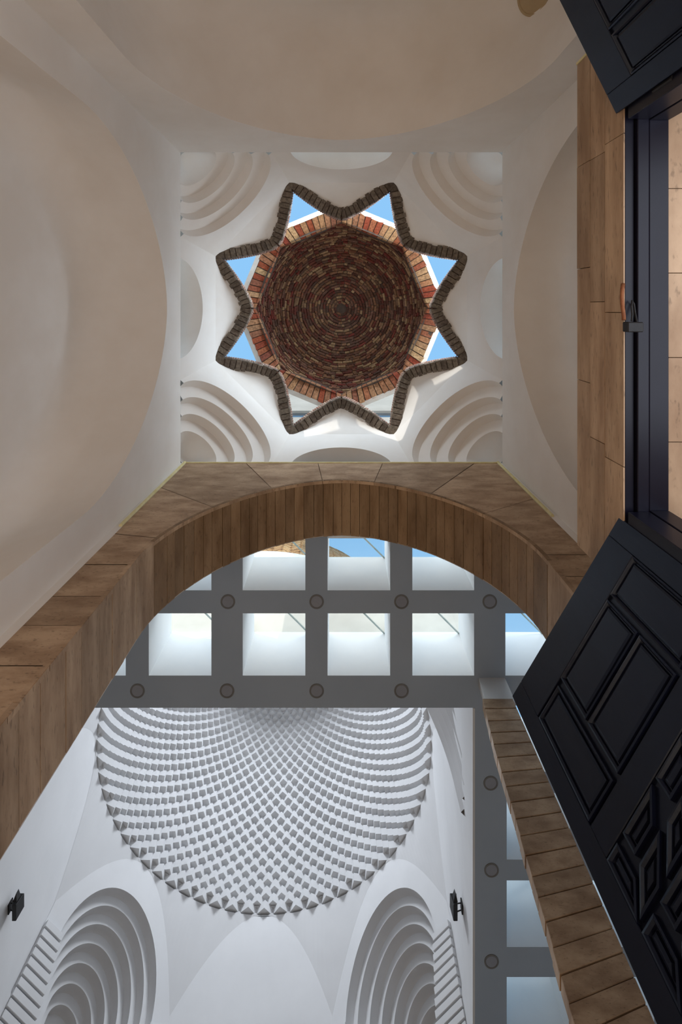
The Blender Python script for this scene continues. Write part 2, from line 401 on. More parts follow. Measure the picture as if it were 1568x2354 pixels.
for sy in (-1, 1):
    o = face_with_arch(faces, (-A1, sy * YS, ZT), (A1, sy * YS, ZT), (-TX, sy * TY, ZS_), (TX, sy * TY, ZS_), .73, .53)
    rec = MB().grid([o, [Vector((p.x, p.y + sy * .35, p.z)) for p in o]]); e = [Vector((p.x, p.y + sy * .35, p.z)) for p in o]
    rec.add(e, [tuple(range(len(e)))]).build('lunette', M['plaster'], vault, smooth='angle')
for sx_ in (-1, 1):
    o = face_with_arch(faces, (sx_ * XS, -B1, ZT), (sx_ * XS, B1, ZT), (sx_ * TY, -TX, ZS_), (sx_ * TY, TX, ZS_), .70, .60)
    rec = MB().grid([o, [Vector((p.x + sx_ * .35, p.y, p.z)) for p in o]]); e = [Vector((p.x + sx_ * .35, p.y, p.z)) for p in o]
    rec.add(e, [tuple(range(len(e)))]).build('lunette', M['plaster'], vault, smooth='angle')
for sx_ in (-1, 1):
    for sy in (-1, 1):
        bl = (sx_ * A1, sy * YS, ZT); br = (sx_ * XS, sy * B1, ZT)
        tl = (sx_ * TX, sy * TY, ZS_); tr = (sx_ * TY, sy * TX, ZS_)
        o = face_with_arch(faces, bl, br, tl, tr, .93, .62)
        C = Vector((sx_ * 2.02, sy * 1.96, ZT)); d = Vector((sx_, sy, 0)).normalized()
        m, last = squinch(o, C, d, [.80, .60, .40], .115)
        # small shell closing the innermost arch
        cen = C + Vector((sx_ * -.02, sy * -.02, .06))
        rr = [last]
        for q in range(1, 7):
            f = q / 6
            rr.append([p.lerp(cen, f) + d * (.10 * math.sin(math.pi * f)) + Vector((0, 0, .06 * math.sin(math.pi * f))) for p in last])
        m.grid(rr)
        m.build('squinch', M['plaster'], vault, smooth='angle', weld=True)
sh = MB()
sh.grid([[(-2.42, -2.36, 5.98), (2.42, -2.36, 5.98), (2.42, 2.36, 5.98), (-2.42, 2.36, 5.98)], [(-2.42, -2.36, 6.93), (2.42, -2.36, 6.93), (2.42, 2.36, 6.93), (-2.42, 2.36, 6.93)]], True)
for k in range(8):
    a = k * math.pi / 4
    def oo_(t, r): return Vector((r * math.cos(a) - t * math.sin(a), r * math.sin(a) + t * math.cos(a), 6.93))
    sh.quad(oo_(-TX, 1.802), oo_(TX, 1.802), oo_(1.4, 3.3), oo_(-1.4, 3.3))
sh.build('outer_render', M['plaster'], vault)
faces.build('vault_face', M['plaster'], vault, weld=False)

# star ribs and the leaf shells between their tips
RV, ZV = 1.425, 7.25
def pol(r, t, ang, z):                        # radial r, tangential t about direction ang
    c, s_ = math.cos(ang), math.sin(ang); return Vector((r * c - t * s_, r * s_ + t * c, z))
def rib_line(sg, f):                          # f 0 at the inner point, 1 at the tip; centre line
    r0, r1 = RV, 1.80; t1 = .700
    t = t1 * f; r = r0 + (r1 - r0) * (f ** 1.35); z = ZV + (6.93 - ZV) * f ** 1.1
    return r, sg * t, z
star = empty('star_rib_ring', (0, 0, 6.9), 'eight pointed star of dark old brick ribs framing the sky', 'brick ribs')
NB = 11
for k in range(8):
    ang = k * math.pi / 4
    # leaf shell
    N = 24; edge = []; chord = []
    for i in range(-N, N + 1):
        f = abs(i) / N; sg = -1 if i < 0 else 1
        r, t, z = rib_line(sg, f); edge.append(pol(r + .045, t, ang, z + .02))
        chord.append(pol(1.800, t * TX / .700, ang, 6.9))
    rows = []
    for j in range(9):
        f = j / 8
        rows.append([c.lerp(e, f) + Vector((0, 0, .07 * math.sin(math.pi * f) * (1 - (abs(i - N) / N) ** 2))) for i, (c, e) in enumerate(zip(chord, edge))])
    MB().grid(rows).build('leaf_shell', M['plaster'], vault, smooth=True)
    for sg in (-1, 1):
        for b in range(NB):
            f0 = b / NB + .006; f1 = (b + 1) / NB - .010 + (.035 if b == NB - 1 else 0) + (.03 if b == NB - 1 else 0)
            q = []
            w0 = .066 + .018 * random.random()
            for f in (f0, f1):
                r, t, z = rib_line(sg, f); r2, t2, _ = rib_line(sg, f + .02)
                tx, ty = r2 - r, t2 - t; l = math.hypot(tx, ty); nx, ny = ty / l * sg, -tx / l * sg
                if f > .93: l2 = (f - .93) * .0
                q.append((r, t, z, nx, ny))
            jr = random.uniform(-.012, .012); jz = random.uniform(-.006, .006)
            (r0, t0, z0, a0, c0), (r1, t1, z1, a1, c1) = q
            lo = [pol(r0 - a0 * w0, t0 - c0 * w0, ang, z0 + jz), pol(r0 + a0 * (w0 + jr), t0 + c0 * (w0 + jr), ang, z0 + jz), pol(r1 + a1 * (w0 + jr), t1 + c1 * (w0 + jr), ang, z1 + jz), pol(r1 - a1 * w0, t1 - c1 * w0, ang, z1 + jz)]
            MB().hexa(lo, [p + Vector((0, 0, .11)) for p in lo]).build('brick', M['brick_grey'], star)
        # upper slanted facing bricks of the rib side, thin and paler
        mb = MB()
        for b in range(26):
            f0 = b / 26; f1 = f0 + .026
            for h in (0,):
                pts_ = []
                for f in (f0, f1):
                    r, t, z = rib_line(sg, f); r2, t2, _ = rib_line(sg, f + .02)
                    tx, ty = r2 - r, t2 - t; l = math.hypot(tx, ty); nx, ny = ty / l * sg, -tx / l * sg
                    sgn = -1 if (nx > 0) else 1     # towards the centre
                    pts_.append((r, t, z, nx * sgn, ny * sgn))
                (r0, t0, z0, a0, c0), (r1, t1, z1, a1, c1) = pts_
                sh = .05
                def pp(r, t, a, c, w, zz): return pol(r + a * w, t + c * w, ang, zz)
                lo = [pp(r0, t0, a0, c0, -.03, z0 + .112), pp(r0, t0, a0, c0, .068, z0 + .112), pp(r1, t1, a1, c1, .068, z1 + .112), pp(r1, t1, a1, c1, -.03, z1 + .112)]
                dx = (rib_line(sg, f0 + .06)[0] - r0, rib_line(sg, f0 + .06)[1] - t0)
                hi = [pol(0, 0, ang, 0) * 0 + p + (pol(r0 + dx[0], t0 + dx[1], ang, 0) - pol(r0, t0, ang, 0)) + Vector((0, 0, .16)) for p in lo]
                mb.hexa(lo, hi)
        mb.build('slanted_facing', M['brick_edge'], star, kind='stuff')
        # mortar core of the rib
        mc = MB(); rows = []
        for i in range(15):
            r, t, z = rib_line(sg, i / 14 * .985); r2, t2, _ = rib_line(sg, i / 14 * .985 + .02)
            tx, ty = r2 - r, t2 - t; l = math.hypot(tx, ty); nx, ny = ty / l, -tx / l
            rows.append([pol(r + nx * .06, t + ny * .06, ang, z + .012), pol(r - nx * .06, t - ny * .06, ang, z + .012), pol(r - nx * .06, t - ny * .06, ang, z + .27), pol(r + nx * .06, t + ny * .06, ang, z + .27)])
        mc.grid(rows, True).build('mortar_core', M['mortar'], star)

# ---------------------------------------------------------------- brick lantern above the star
ZB = 8.2; RI = 1.39; RO = 1.62
lan = empty('brick_cupola', (0, 0, 7.2), 'round cupola of old red and brown brick on an octagon above the star', 'cupola')
def oc(r, k): a = k * math.pi / 4; return Vector((r / math.cos(math.pi / 8) * math.cos(a), r / math.cos(math.pi / 8) * math.sin(a), 0))
for k in range(8):
    a0 = oc(1, k); a1 = oc(1, k + 1)
    # pier of stacked bricks at each corner
    ang = k * math.pi / 4
    pm = MB()
    for j in range(13):
        z0 = 7.33 + j * .067; w = .10 + .008 * (j % 2)
        q = [pol(1.53, -w, ang, z0), pol(1.73, -w, ang, z0), pol(1.73, w, ang, z0), pol(1.53, w, ang, z0)]
        pm.hexa(q, [p + Vector((0, 0, .059)) for p in q])
    pm.build('pier', M['brick_red'], lan)
    # flat arch of soldier bricks
    n = 12
    for b in range(n):
        f0 = b / n + .005 + random.uniform(0, .004); f1 = (b + 1) / n - .004
        dz = random.uniform(-.012, .012)
        def lift(f): return .07 * math.sin(math.pi * f)
        q = []
        for (r, f) in ((RI - .005, f0), (RO + random.uniform(-.02, .015), f0), (RO + random.uniform(-.02, .015), f1), (RI - .005, f1)):
            p = a0.lerp(a1, f) * r; p.z = ZB + dz + lift(f) + (.10 if r < 1.5 else 0); q.append(p)
        hi = [p + Vector((0, 0, .14)) for p in q]
        MB().hexa(q, hi).build('arch_brick', M['brick_red'], lan)
    mm = MB(); rows = []
    for i in range(13):
        f = i / 12; zz = ZB + .02 + .07 * math.sin(math.pi * f)
        pi_ = a0.lerp(a1, f) * (RI + .01); po = a0.lerp(a1, f) * (RO - .02)
        rows.append([Vector((pi_.x, pi_.y, zz + .10)), Vector((po.x, po.y, zz)), Vector((po.x, po.y, 8.75)), Vector((pi_.x, pi_.y, 8.75))])
    mm.grid(rows, True).build('arch_mortar', M['mortar'], lan)
    # lime edge and cornice outside
    q = [a0 * (RO - .005), a1 * (RO - .005), a1 * (RO + .075), a0 * (RO + .075)]
    for p in q: p.z = ZB + .07
    MB().hexa(q, [p + Vector((0, 0, .6)) for p in q]).build('lime_cornice', M['lime'], lan)
# dome bricks
RD = 1.46; ZD = 8.42
rings = []
ph = 2.0
HB = .058
phis = []
while ph < 86:
    phis.append(ph); ph += math.degrees(HB / RD)
allb = []
for i, p in enumerate(phis):
    pr = math.radians(p); r = RD * math.cos(pr)
    th = random.random() * 6
    end = th + 2 * math.pi
    while th < end - .02:
        L = random.choice((.075, .10, .13, .16, .19)) * (1 if r > .4 else .7)
        L = min(L, (end - th) * r, r * .9 + .02)
        if r < .05: break
        t1 = th + L / r
        allb.append((i, p, th, t1)); th = t1
def dome_brick(mb, p, t0, t1):
    g = .007 / max(.1, RD * math.cos(math.radians(p)))
    j = random.uniform(-.012, .014); dp = math.degrees(HB / RD)
    q = []; h = []
    tilt = random.uniform(-.25, .25); shrink = random.uniform(0, .006)
    for (pp_, tt) in ((p + .25 + tilt, t0 + g), (p + .25 - tilt, t1 - g), (p + dp - .25 - tilt, t1 - g), (p + dp - .25 + tilt, t0 + g)):
        a = math.radians(pp_)
        for R_, L_ in ((RD + j, q), (RD + .09, h)):
            L_.append(Vector((R_ * math.cos(a) * math.cos(tt), R_ * math.cos(a) * math.sin(tt), ZD + R_ * math.sin(a) * 1.0)))
    mb.hexa(q, h)
stuff = MB()
for n_, (i, p, t0, t1) in enumerate(allb):
    if n_ < 300:
        b = MB(); dome_brick(b, p, t0, t1); b.build('dome_brick', M['brick_dark'], lan)
    else: dome_brick(stuff, p, t0, t1)
stuff.build('upper_dome_bricks', M['brick_dark'], lan, kind='stuff')
rows = []
for i in range(17):
    a = math.pi / 2 * i / 16; R_ = RD + .035
    rows.append([(R_ * math.cos(a) * math.cos(2 * math.pi * k / 48), R_ * math.cos(a) * math.sin(2 * math.pi * k / 48), ZD + R_ * math.sin(a)) for k in range(48)])
oc_ring = []
for k in range(48):
    a = 2 * math.pi * k / 48; am = (a % (math.pi / 4)) - math.pi / 8; rr = RI / math.cos(am) if True else 0
    rr = RI / math.cos(am); oc_ring.append((rr * math.cos(a), rr * math.sin(a), ZB + .12))
rows = [oc_ring] + rows
MB().grid(rows, True).build('mortar_shell', M['mortar'], lan, smooth=True)
rows = []
for i in range(13):
    a = math.pi / 2 * i / 12; R_ = RD + .22
    rows.append([(R_ * math.cos(a) * math.cos(2 * math.pi * k / 40), R_ * math.cos(a) * math.sin(2 * math.pi * k / 40), ZD + .25 + R_ * math.sin(a)) for k in range(40)])
MB().grid(rows, True).build('outer_shell', M['brick_yellow'], lan, smooth=True)

# ---------------------------------------------------------------- portal round the entrance door
por = empty('door_portal', (1.335, 0, ZF), 'stone clad portal block standing in from the right entry wall around the door', 'portal', kind='structure')
PX = 1.335; PZ0, PZ1 = 2.28, 2.734; PY0, PY1 = -1.377, 1.340; DY0, DY1 = -.935, 1.0
m = MB(); m.box(PX + .02, XS + .25, PY0 + .02, PY1 - .02, PZ0 + .02, PZ1 - .01); m.box(PX + .02, XS + .25, PY0 + .02, DY0 - .03, ZF, PZ0); m.box(PX + .02, XS + .25, DY1 + .03, PY1 - .02, ZF, PZ0)
m.build('portal_core', M['stone_back'], por)
zz = [PZ0, PZ0 + .165, PZ0 + .31, PZ1]
for r in range(3):
    ys = [PY0]; 
    while ys[-1] < PY1 - .5: ys.append(ys[-1] + random.uniform(.5, .9))
    ys[-1] = PY1
    if len(ys) < 3: ys = [PY0, .3 * r - .2, PY1]
    for a, b in zip(ys[:-1], ys[1:]):
        g = .0018; p = random.uniform(0, .003)
        MB().box(PX - p, PX + .025, a + g, b - g, zz[r] + g, zz[r + 1] - g).build('stone_slab', M['stone'], por)
for (a, b) in ((PY0, DY0 - .03), (DY1 + .03, PY1)):
    z = PZ0
    while z > ZF + .05:
        z2 = max(ZF, z - .3); MB().box(PX - random.uniform(0, .003), PX + .025, a + .002, b - .002, z2 + .002, z - .002).build('stone_slab', M['stone'], por); z = z2
for k in range(5):                             # outer reveal soffit slabs
    a = DY0 - .03 + k * (DY1 - DY0 + .06) / 5; b = a + (DY1 - DY0 + .06) / 5
    MB().box(1.545, XS + .26, a + .002, b - .002, PZ0 - .0, PZ0 + .02).build('reveal_slab', M['stone'], por)
MB().box(PX - .006, PX + .05, PY0 - .012, PY0, 2.28, PZ1).build('edge_strip', M['tape'], por)
# black frame
fr = empty('door_frame', (1.44, 0, ZF), 'black painted metal frame of the double entrance door', 'door frame', kind='structure')
for (x0, x1, dz) in ((1.338, 1.382, .0), (1.386, 1.44, -.022), (1.448, 1.54, -.010)):
    MB().box(x0, x1, DY0 - .02, DY1 + .02, PZ0 - .0 + dz, PZ0 + .03).build('head_rail', M['frame'], fr, bevel=.003)
for (y0, y1) in ((DY0 - .02, DY0 + .05), (DY1 - .05, DY1 + .02)):
    s_ = 1 if y0 < 0 else -1
    MB().box(1.338, 1.44, y0, y1, ZF, PZ0 - .024).build('jamb', M['frame'], fr, bevel=.003)
    MB().box(1.448, 1.54, y0 , y1 , ZF, PZ0 - .012).build('jamb', M['frame'], fr, bevel=.003)
MB().box(1.42, 1.455, DY0, DY1, PZ0 - .004, PZ0 + .02).build('rebate', M['iron'], fr)

# ---------------------------------------------------------------- door leaves
PAN = [[(.11, .21), (.29, .21), (.29, .63), (.11, .63)], [(.33, .21), (.715, .21), (.715, .41), (.33, .41)], [(.33, .44), (.715, .44), (.715, .63), (.33, .63)], [(.76, .22), (.91, .22), (.91, .63), (.76, .63)]]
for r in range(12):
    v = .762 + r * .183
    if v > 2.75: break
    PAN += [[(.862, v), (.912, v), (.912, v + .135), (.862, v + .088)],
            [(.655, v), (.81, v), (.81, v + .048), (.712, v + .048)],
            [(.72, v + .088), (.815, v + .088), (.885, v + .148), (.80, v + .148)],
            [(.46, v), (.602, v), (.602, v + .055), (.50, v + .055)],
            [(.585, v + .092), (.655, v + .092), (.735, v + .15), (.65, v + .15)],
            [(.30, v), (.41, v), (.41, v + .055), (.34, v + .055)],
            [(.40, v + .092), (.53, v + .092), (.60, v + .15), (.46, v + .15)],
            [(.115, v), (.25, v), (.25, v + .055), (.115, v + .055)],
            [(.115, v + .092), (.33, v + .092), (.38, v + .15), (.115, v + .15)]]
WL = 1.0038; ZL = 2.322; ZD0 = ZF + .02
def leaf(num, H, F, side, label):
    H = Vector((*H, 0)); F = Vector((*F, 0)); d = (F - H).normalized(); n = Vector((-d.y, d.x, 0)) * side   # n: towards the camera side
    e = empty('door_%d' % num, (H.x, H.y, ZF), label, 'door', 'entrance door leaves', 'structure')
    def pt(u, v, w): return H + d * (u) + n * w + Vector((0, 0, ZL - v))
    inv = e.matrix_world.inverted() if False else None
    L = ZL - ZD0; off = Vector((H.x, H.y, ZF))
    def bld(mb, nm, m_, par, **k):
        return mb.build(nm, m_, par, **k)
    mb = MB(); mb.hexa([pt(0, L, -.05), pt(WL, L, -.05), pt(WL, L, -.012), pt(0, L, -.012)], [pt(0, 0, -.05), pt(WL, 0, -.05), pt(WL, 0, -.012), pt(0, 0, -.012)])
    bld(mb, 'leaf_board', M['door'], e, bevel=.002)
    # stiles and rails proud of the board
    bars = [(0, .10, 0, L), (.922, WL, 0, L), (.10, .922, 0, .195), (.10, .922, .648, .745), (.10, .922, L - .2, L)]
    for (u0, u1, v0, v1) in bars:
        b = MB(); b.hexa([pt(u0, v1, -.014), pt(u1, v1, -.014), pt(u1, v1, 0), pt(u0, v1, 0)], [pt(u0, v0, -.014), pt(u1, v0, -.014), pt(u1, v0, 0), pt(u0, v0, 0)])
        bld(b, 'rail' if u1 - u0 > .2 else 'stile', M['door'], e, bevel=.0025)
    for poly in PAN:
        if poly[2][1] > L - .22: continue
        c = Vector((sum(p[0] for p in poly) / 4, sum(p[1] for p in poly) / 4))
        def ins(k):                           # inset in metres (approx., along the corner bisector)
            o = []
            for i in range(4):
                p = Vector(poly[i]); a = (Vector(poly[i - 1]) - p).normalized(); b2 = (Vector(poly[(i + 1) % 4]) - p).normalized()
                s2 = abs(a.x * b2.y - a.y * b2.x); o.append(p + (a + b2) * (k / max(.3, s2)))
            return o
        mb = MB(); rings_ = []
        for k, w in ((-.008, -.013), (-.008, .003), (-.001, .005), (.005, -.002), (.008, -.010), (.012, -.010), (.016, -.001), (.024, .003)):
            rings_.append([pt(p[0], p[1], w) for p in ins(k)])
        mb.grid(rings_, True); mb.add(rings_[-1], [(0, 1, 2, 3)])
        bld(mb, 'door_panel', M['door'], e, smooth=False)
    # small bead between the panel fields and hinge barrels
    for v in (.25, 1.5, 2.8):
        b = MB().tube([pt(-.012, v, -.02), pt(-.012, v + .12, -.02)], .012, 8); bld(b, 'hinge', M['iron'], e)
leaf(1, (1.335, 1.002), (.820, 1.864), 1, 'glossy black panelled door leaf beside the stone arch, lower right')
leaf(2, (1.320, -.935), (.872, -1.835), -1, 'glossy black panelled door leaf in the upper right corner of the entry')

# ---------------------------------------------------------------- padlock and strap on the door head
pad = empty('padlock', (1.318, .085, 2.22), 'black padlock hanging from the middle of the door frame head', 'padlock')
def local(mb, loc): return mb
pl = (1.318, .085, 2.22)
local(MB().box(1.300, 1.372, .062, .108, 2.19, 2.235), pl).build('lock_body', M['iron'], pad, bevel=.004)
local(MB().tube([(1.347, .060, 2.24), (1.350, .03, 2.24), (1.352, -.01, 2.25), (1.362, -.035, 2.262), (1.372, -.02, 2.265), (1.368, .02, 2.25), (1.362, .065, 2.225)], .005, 8), pl).build('shackle', M['iron'], pad)
tag(MB().tube([(1.327, -.115, 2.275), (1.316, -.09, 2.262), (1.308, -.05, 2.252), (1.308, 0, 2.245), (1.314, .036, 2.247), (1.312, .054, 2.243)], .009, 8).build('strap', M['strap'], smooth=True), 'worn brown strap looped from the door frame to the padlock', 'strap')

# ---------------------------------------------------------------- hall ceiling with coffers
U = 6.5 / FPX
def X(px): return (px - 785) * U
def Y(py): return (py - 709) * U
ZC = 6.5; ZW = 7.26
cols = [(-50, 94), (145, 289), (342, 486), (558, 702), (753, 897), (948, 1090), (1162, 1306), (1357, 1500)]
rowsA = [(1215, 1357), (1410, 1553)]; rowsB = [(1622, 1774), (1823, 1976), (2024, 2177), (2246, 2399), (2450, 2600)]
holes = []
for c in cols:
    for r in rowsA: holes.append((X(c[0]), X(c[1]), Y(r[0]), Y(r[1])))
for c in cols[-2:]:
    c = (c[0] + 3, c[1] + 4)
    for r in rowsB: holes.append((X(c[0]), X(c[1]), Y(r[0]), Y(r[1])))
OX0, OX1, OY0, OY1 = -4.88, 1.798, 5.376, 12.05
X0c, X1c, Y0c, Y1c = -6.2, 5.2, YB + .004, 12.6
xs = sorted(set([X0c, X1c, OX0, OX1] + [h[0] for h in holes] + [h[1] for h in holes]))
ys = sorted(set([Y0c, Y1c, OY0, OY1] + [h[2] for h in holes] + [h[3] for h in holes]))
m = MB(); roofm = MB()
for x0, x1 in zip(xs[:-1], xs[1:]):
    for y0, y1 in zip(ys[:-1], ys[1:]):
        cx, cy = (x0 + x1) / 2, (y0 + y1) / 2
        if OX0 < cx < OX1 and OY0 < cy < OY1: continue
        if any(h[0] < cx < h[1] and h[2] < cy < h[3] for h in holes): continue
        m.quad((x0, y0, ZC), (x1, y0, ZC), (x1, y1, ZC), (x0, y1, ZC))
        if cx < OX0 - .2 or cx > OX1 + .3 or cy < OY0 - .3: roofm.quad((x0, y0, ZW), (x1, y0, ZW), (x1, y1, ZW), (x0, y1, ZW))
cel = m.build('ceiling.001', M['ceiling'], weld=True, kind='structure', label='flat grey grid ceiling of the hall with square skylight wells', cat='ceiling')
roofm.build('roof_deck', M['roof'], cel, weld=True)
n_ = 0
for (x0, x1, y0, y1) in holes:
    if y0 > 11.2: continue
    n_ += 1
    cx, cy = (x0 + x1) / 2, (y0 + y1) / 2
    rowname = 'first row behind the stone arch' if cy < 4.0 else ('second row behind the stone arch' if cy < 5.2 else 'corridor beside the tiled dome')
    if cy < 5.2: lab = 'square white skylight well, %s of eight in the %s' % (('first', 'second', 'third', 'fourth', 'fifth', 'sixth', 'seventh', 'last')[[h[0] for h in holes if abs(h[2] - y0) < .01].index(x0)], rowname)
    else: lab = 'square white skylight well, number %d from the arch, %s side of the %s' % ([h[2] for h in holes if abs(h[0] - x0) < .01].index(y0) + 1, 'inner' if x0 < 3 else 'outer', rowname)
    w = empty('window_%d' % n_, (cx, cy, ZC), lab, 'skylight', 'skylights in the grey ceiling', 'structure')
    L_ = (cx, cy, ZC)
    local(MB().grid([[(x0, y0, ZC), (x1, y0, ZC), (x1, y1, ZC), (x0, y1, ZC)], [(x0, y0, ZW + .08), (x1, y0, ZW + .08), (x1, y1, ZW + .08), (x0, y1, ZW + .08)]], True), L_).build('well', M['well'], w)
    local(MB().box(x0 - .03, x1 + .03, y0 - .03, y1 + .03, ZW + .085, ZW + .10), L_).build('pane', M['glass'], w)
    fm = MB()
    fm.box(x0 - .06, x1 + .06, y0 - .06, y0 - .004, ZW + .0, ZW + .12); fm.box(x0 - .06, x1 + .06, y1 + .004, y1 + .06, ZW, ZW + .12)
    fm.box(x0 - .06, x0 - .004, y0, y1, ZW, ZW + .12); fm.box(x1 + .004, x1 + .06, y0, y1, ZW, ZW + .12)
    local(fm, L_).build('curb', M['well'], w)
    local(MB().tube([(x0, y0, ZW + .075), (x1, y1, ZW + .075)], .013, 6), L_).build('glazing_bar', M['alu'], w)

# outer walls of the hall below the grid ceiling (out of view; they keep the daylight to the skylights and doors)
for nm_, q, lab in (('wall_west', ((X0c, Y0c), (X0c, Y1c)), 'plain outer wall at the left of the hall'), ('wall_east', ((X1c, Y1c), (X1c, Y0c)), 'plain outer wall at the right of the hall'),
                    ('wall_south', ((X0c, Y1c), (X1c, Y1c)), 'plain end wall of the hall')):
    (xa, ya), (xb, yb) = q
    MB().quad((xa, ya, ZF), (xb, yb, ZF), (xb, yb, ZC), (xa, ya, ZC)).build(nm_, M['plaster_cool'], kind='structure', label=lab, cat='wall')
MB().quad((XS, YB, ZF), (X1c, YB, ZF), (X1c, YB, ZC), (XS, YB, ZC)).quad((-XS, YB, ZF), (X0c, YB, ZF), (X0c, YB, ZC), (-XS, YB, ZC)).build('wall_north', M['plaster_cool'], kind='structure', label='plain hall wall either side of the stone arch', cat='wall')
# ---------------------------------------------------------------- recessed downlights
lights_ = [(524, 1383), (728, 1383), (923, 1383), (1126, 1383), (316, 1588), (522, 1588), (728, 1588), (923, 1588), (1128, 1800), (1130, 2000), (1130, 2210)]
nm = {0: 'first from the left in the row nearest the arch', 1: 'second from the left in the row nearest the arch', 2: 'third from the left in the row nearest the arch', 3: 'last on the right in the row nearest the arch',
      4: 'first from the left in the row at the dome edge', 5: 'second from the left in the row at the dome edge', 6: 'third from the left in the row at the dome edge', 7: 'last on the right in the row at the dome edge',
      8: 'nearest the arch in the right hand corridor', 9: 'middle of three in the right hand corridor', 10: 'farthest of three in the right hand corridor'}
for i, (px, py) in enumerate(lights_):
    x, y = X(px), Y(py)
    e = empty('recessed_downlight', (x, y, ZC), 'round grey recessed downlight, ' + nm[i], 'ceiling light', 'recessed downlights in the grey ceiling')
    rows = []; n0 = 32
    for r, z in ((.098, .0), (.098, -.006), (.080, -.010), (.074, -.002)):
        rows.append([(x + r * math.cos(2 * math.pi * k / 32), y + r * math.sin(2 * math.pi * k / 32), ZC + z) for k in range(32)])
    MB().grid(rows, True).build('rim', M['rim'], e, smooth='angle')
    MB().disc((x, y, ZC - .004), .075, 32).build('lens', M['lens'], e)

# ---------------------------------------------------------------- domed room beyond the ceiling
CX, CY = -1.54, 8.714; H2 = 3.338; R2 = 3.332; ZDM = 9.616; Z1 = 7.085; KP = .2
def oct_r(th):
    a = (th % (math.pi / 4)); a = a - math.pi / 4 if a > math.pi / 8 else a
    return H2 / math.cos(a)
for nm_, q, lab in (('wall_hall_left', ((OX0, OY0), (OX0, OY1)), 'white left wall of the domed room'), ('wall_hall_right', ((OX1, OY1), (OX1, OY0)), 'white right wall of the domed room'),
                    ('wall_hall_far', ((OX0, OY1), (OX1, OY1)), 'white far wall of the domed room'), ('wall_hall_near', ((OX1, OY0), (OX0, OY0)), 'white near wall of the domed room above the grid ceiling')):
    (xa, ya), (xb, yb) = q
    MB().quad((xa, ya, ZC), (xb, yb, ZC), (xb, yb, ZDM - .05), (xa, ya, ZDM - .05)).build(nm_, M['plaster_cool'], kind='structure', label=lab, cat='wall')
# fascia bands at the foot of the side walls
for k, (x0, x1) in enumerate(((OX0 , OX0 + .03), (OX1 - .03, OX1))):
    MB().box(x0, x1, OY0 + .01, OY1 - .01, ZC, Z1).build('trim_%d' % (4 + k), M['plaster_cool'], kind='structure', label='smooth white fascia band at the foot of the %s dome wall' % ('left', 'right')[k], cat='trim')
dome = empty('dome', (CX, CY, ZDM), 'white dome lined with rings of small pointed bricks over an octagon', 'dome', kind='structure')
def loc2(mb): return mb
# pendentives: octagon up to the circle, circle edge notched under each tooth
NT = 64
top, bot, mid_, out_ = [], [], [], []
for k in range(NT * 4):
    th = 2 * math.pi * k / (NT * 4); o_r = oct_r(th)
    zb_ = min(ZDM - .04, ZDM - (o_r - R2) / KP)
    bot.append((CX + o_r * math.cos(th), CY + o_r * math.sin(th), zb_))
    mid_.append((CX + R2 * math.cos(th), CY + R2 * math.sin(th), ZDM - .03))
    rr = R2 - .01 + (.12, .055, 0, .055)[k % 4]
    top.append((CX + rr * math.cos(th), CY + rr * math.sin(th), ZDM - .03 + (.03 if rr < R2 + .03 else .0)))
    out_.append((CX + (R2 + .5) * math.cos(th), CY + (R2 + .5) * math.sin(th), ZDM + .10))
loc2(MB().grid([bot, mid_, top], True)).build('pendentive_zone', M['plaster_cool'], dome)
inn_ = [(CX + (R2 - .02) * math.cos(2 * math.pi * k / 256), CY + (R2 - .02) * math.sin(2 * math.pi * k / 256), ZDM + .10) for k in range(256)]
loc2(MB().grid([inn_, out_, [(x, y, ZDM - .6) for x, y, z in out_]], True)).build('rim_bed', M['plaster_cool'], dome)
# teeth
NR = 44; DPH = 1.75; BV = 1.14
def ring(i): a = math.radians(i * DPH); return R2 * math.cos(a), ZDM + BV * R2 * math.sin(a)
def tooth(mb, i, j):
    r, z = ring(i); r1, z1 = ring(i + 1); D = 2 * math.pi / NT; th = (j + (.5 if i % 2 else 0)) * D
    dl = .108 * r / R2 + .008
    j_ = random.uniform(-.006, .006)
    def p(rr, t, zz_): return Vector((CX + rr * math.cos(t), CY + rr * math.sin(t), zz_))
    lo = [p(r + .04, th - D / 2 * 1.0, z), p(r - dl + j_, th, z), p(r + .04, th + D / 2 * 1.0, z), p(r + .10, th, z)]
    zt = z1 + .012
    hi = [Vector((q.x, q.y, zt)) for q in lo]
    mb.hexa(lo, hi)
rest = MB(); cnt = 0
for i in range(NR):
    for j in range(NT):
        th = (j + (.5 if i % 2 else 0)) * 2 * math.pi / NT
        vis = math.sin(th) > -.18 if i < 12 else True
        if vis and cnt < 300:
            b = MB(); tooth(b, i, j); loc2(b).build('dome_brick', M['plaster_cool'], dome); cnt += 1
        else: tooth(rest, i, j)
loc2(rest).build('upper_dome_bricks', M['plaster_cool'], dome, kind='stuff')
rows = []
for i in range(25):
    a = math.pi / 2 * i / 24; rows.append([(CX + (R2 + .05) * math.cos(a) * math.cos(2 * math.pi * k / 64), CY + (R2 + .05) * math.cos(a) * math.sin(2 * math.pi * k / 64), ZDM + BV * (R2 + .05) * math.sin(a)) for k in range(64)])
loc2(MB().grid(rows, True)).build('dome_shell', M['plaster_cool'], dome, smooth=True)
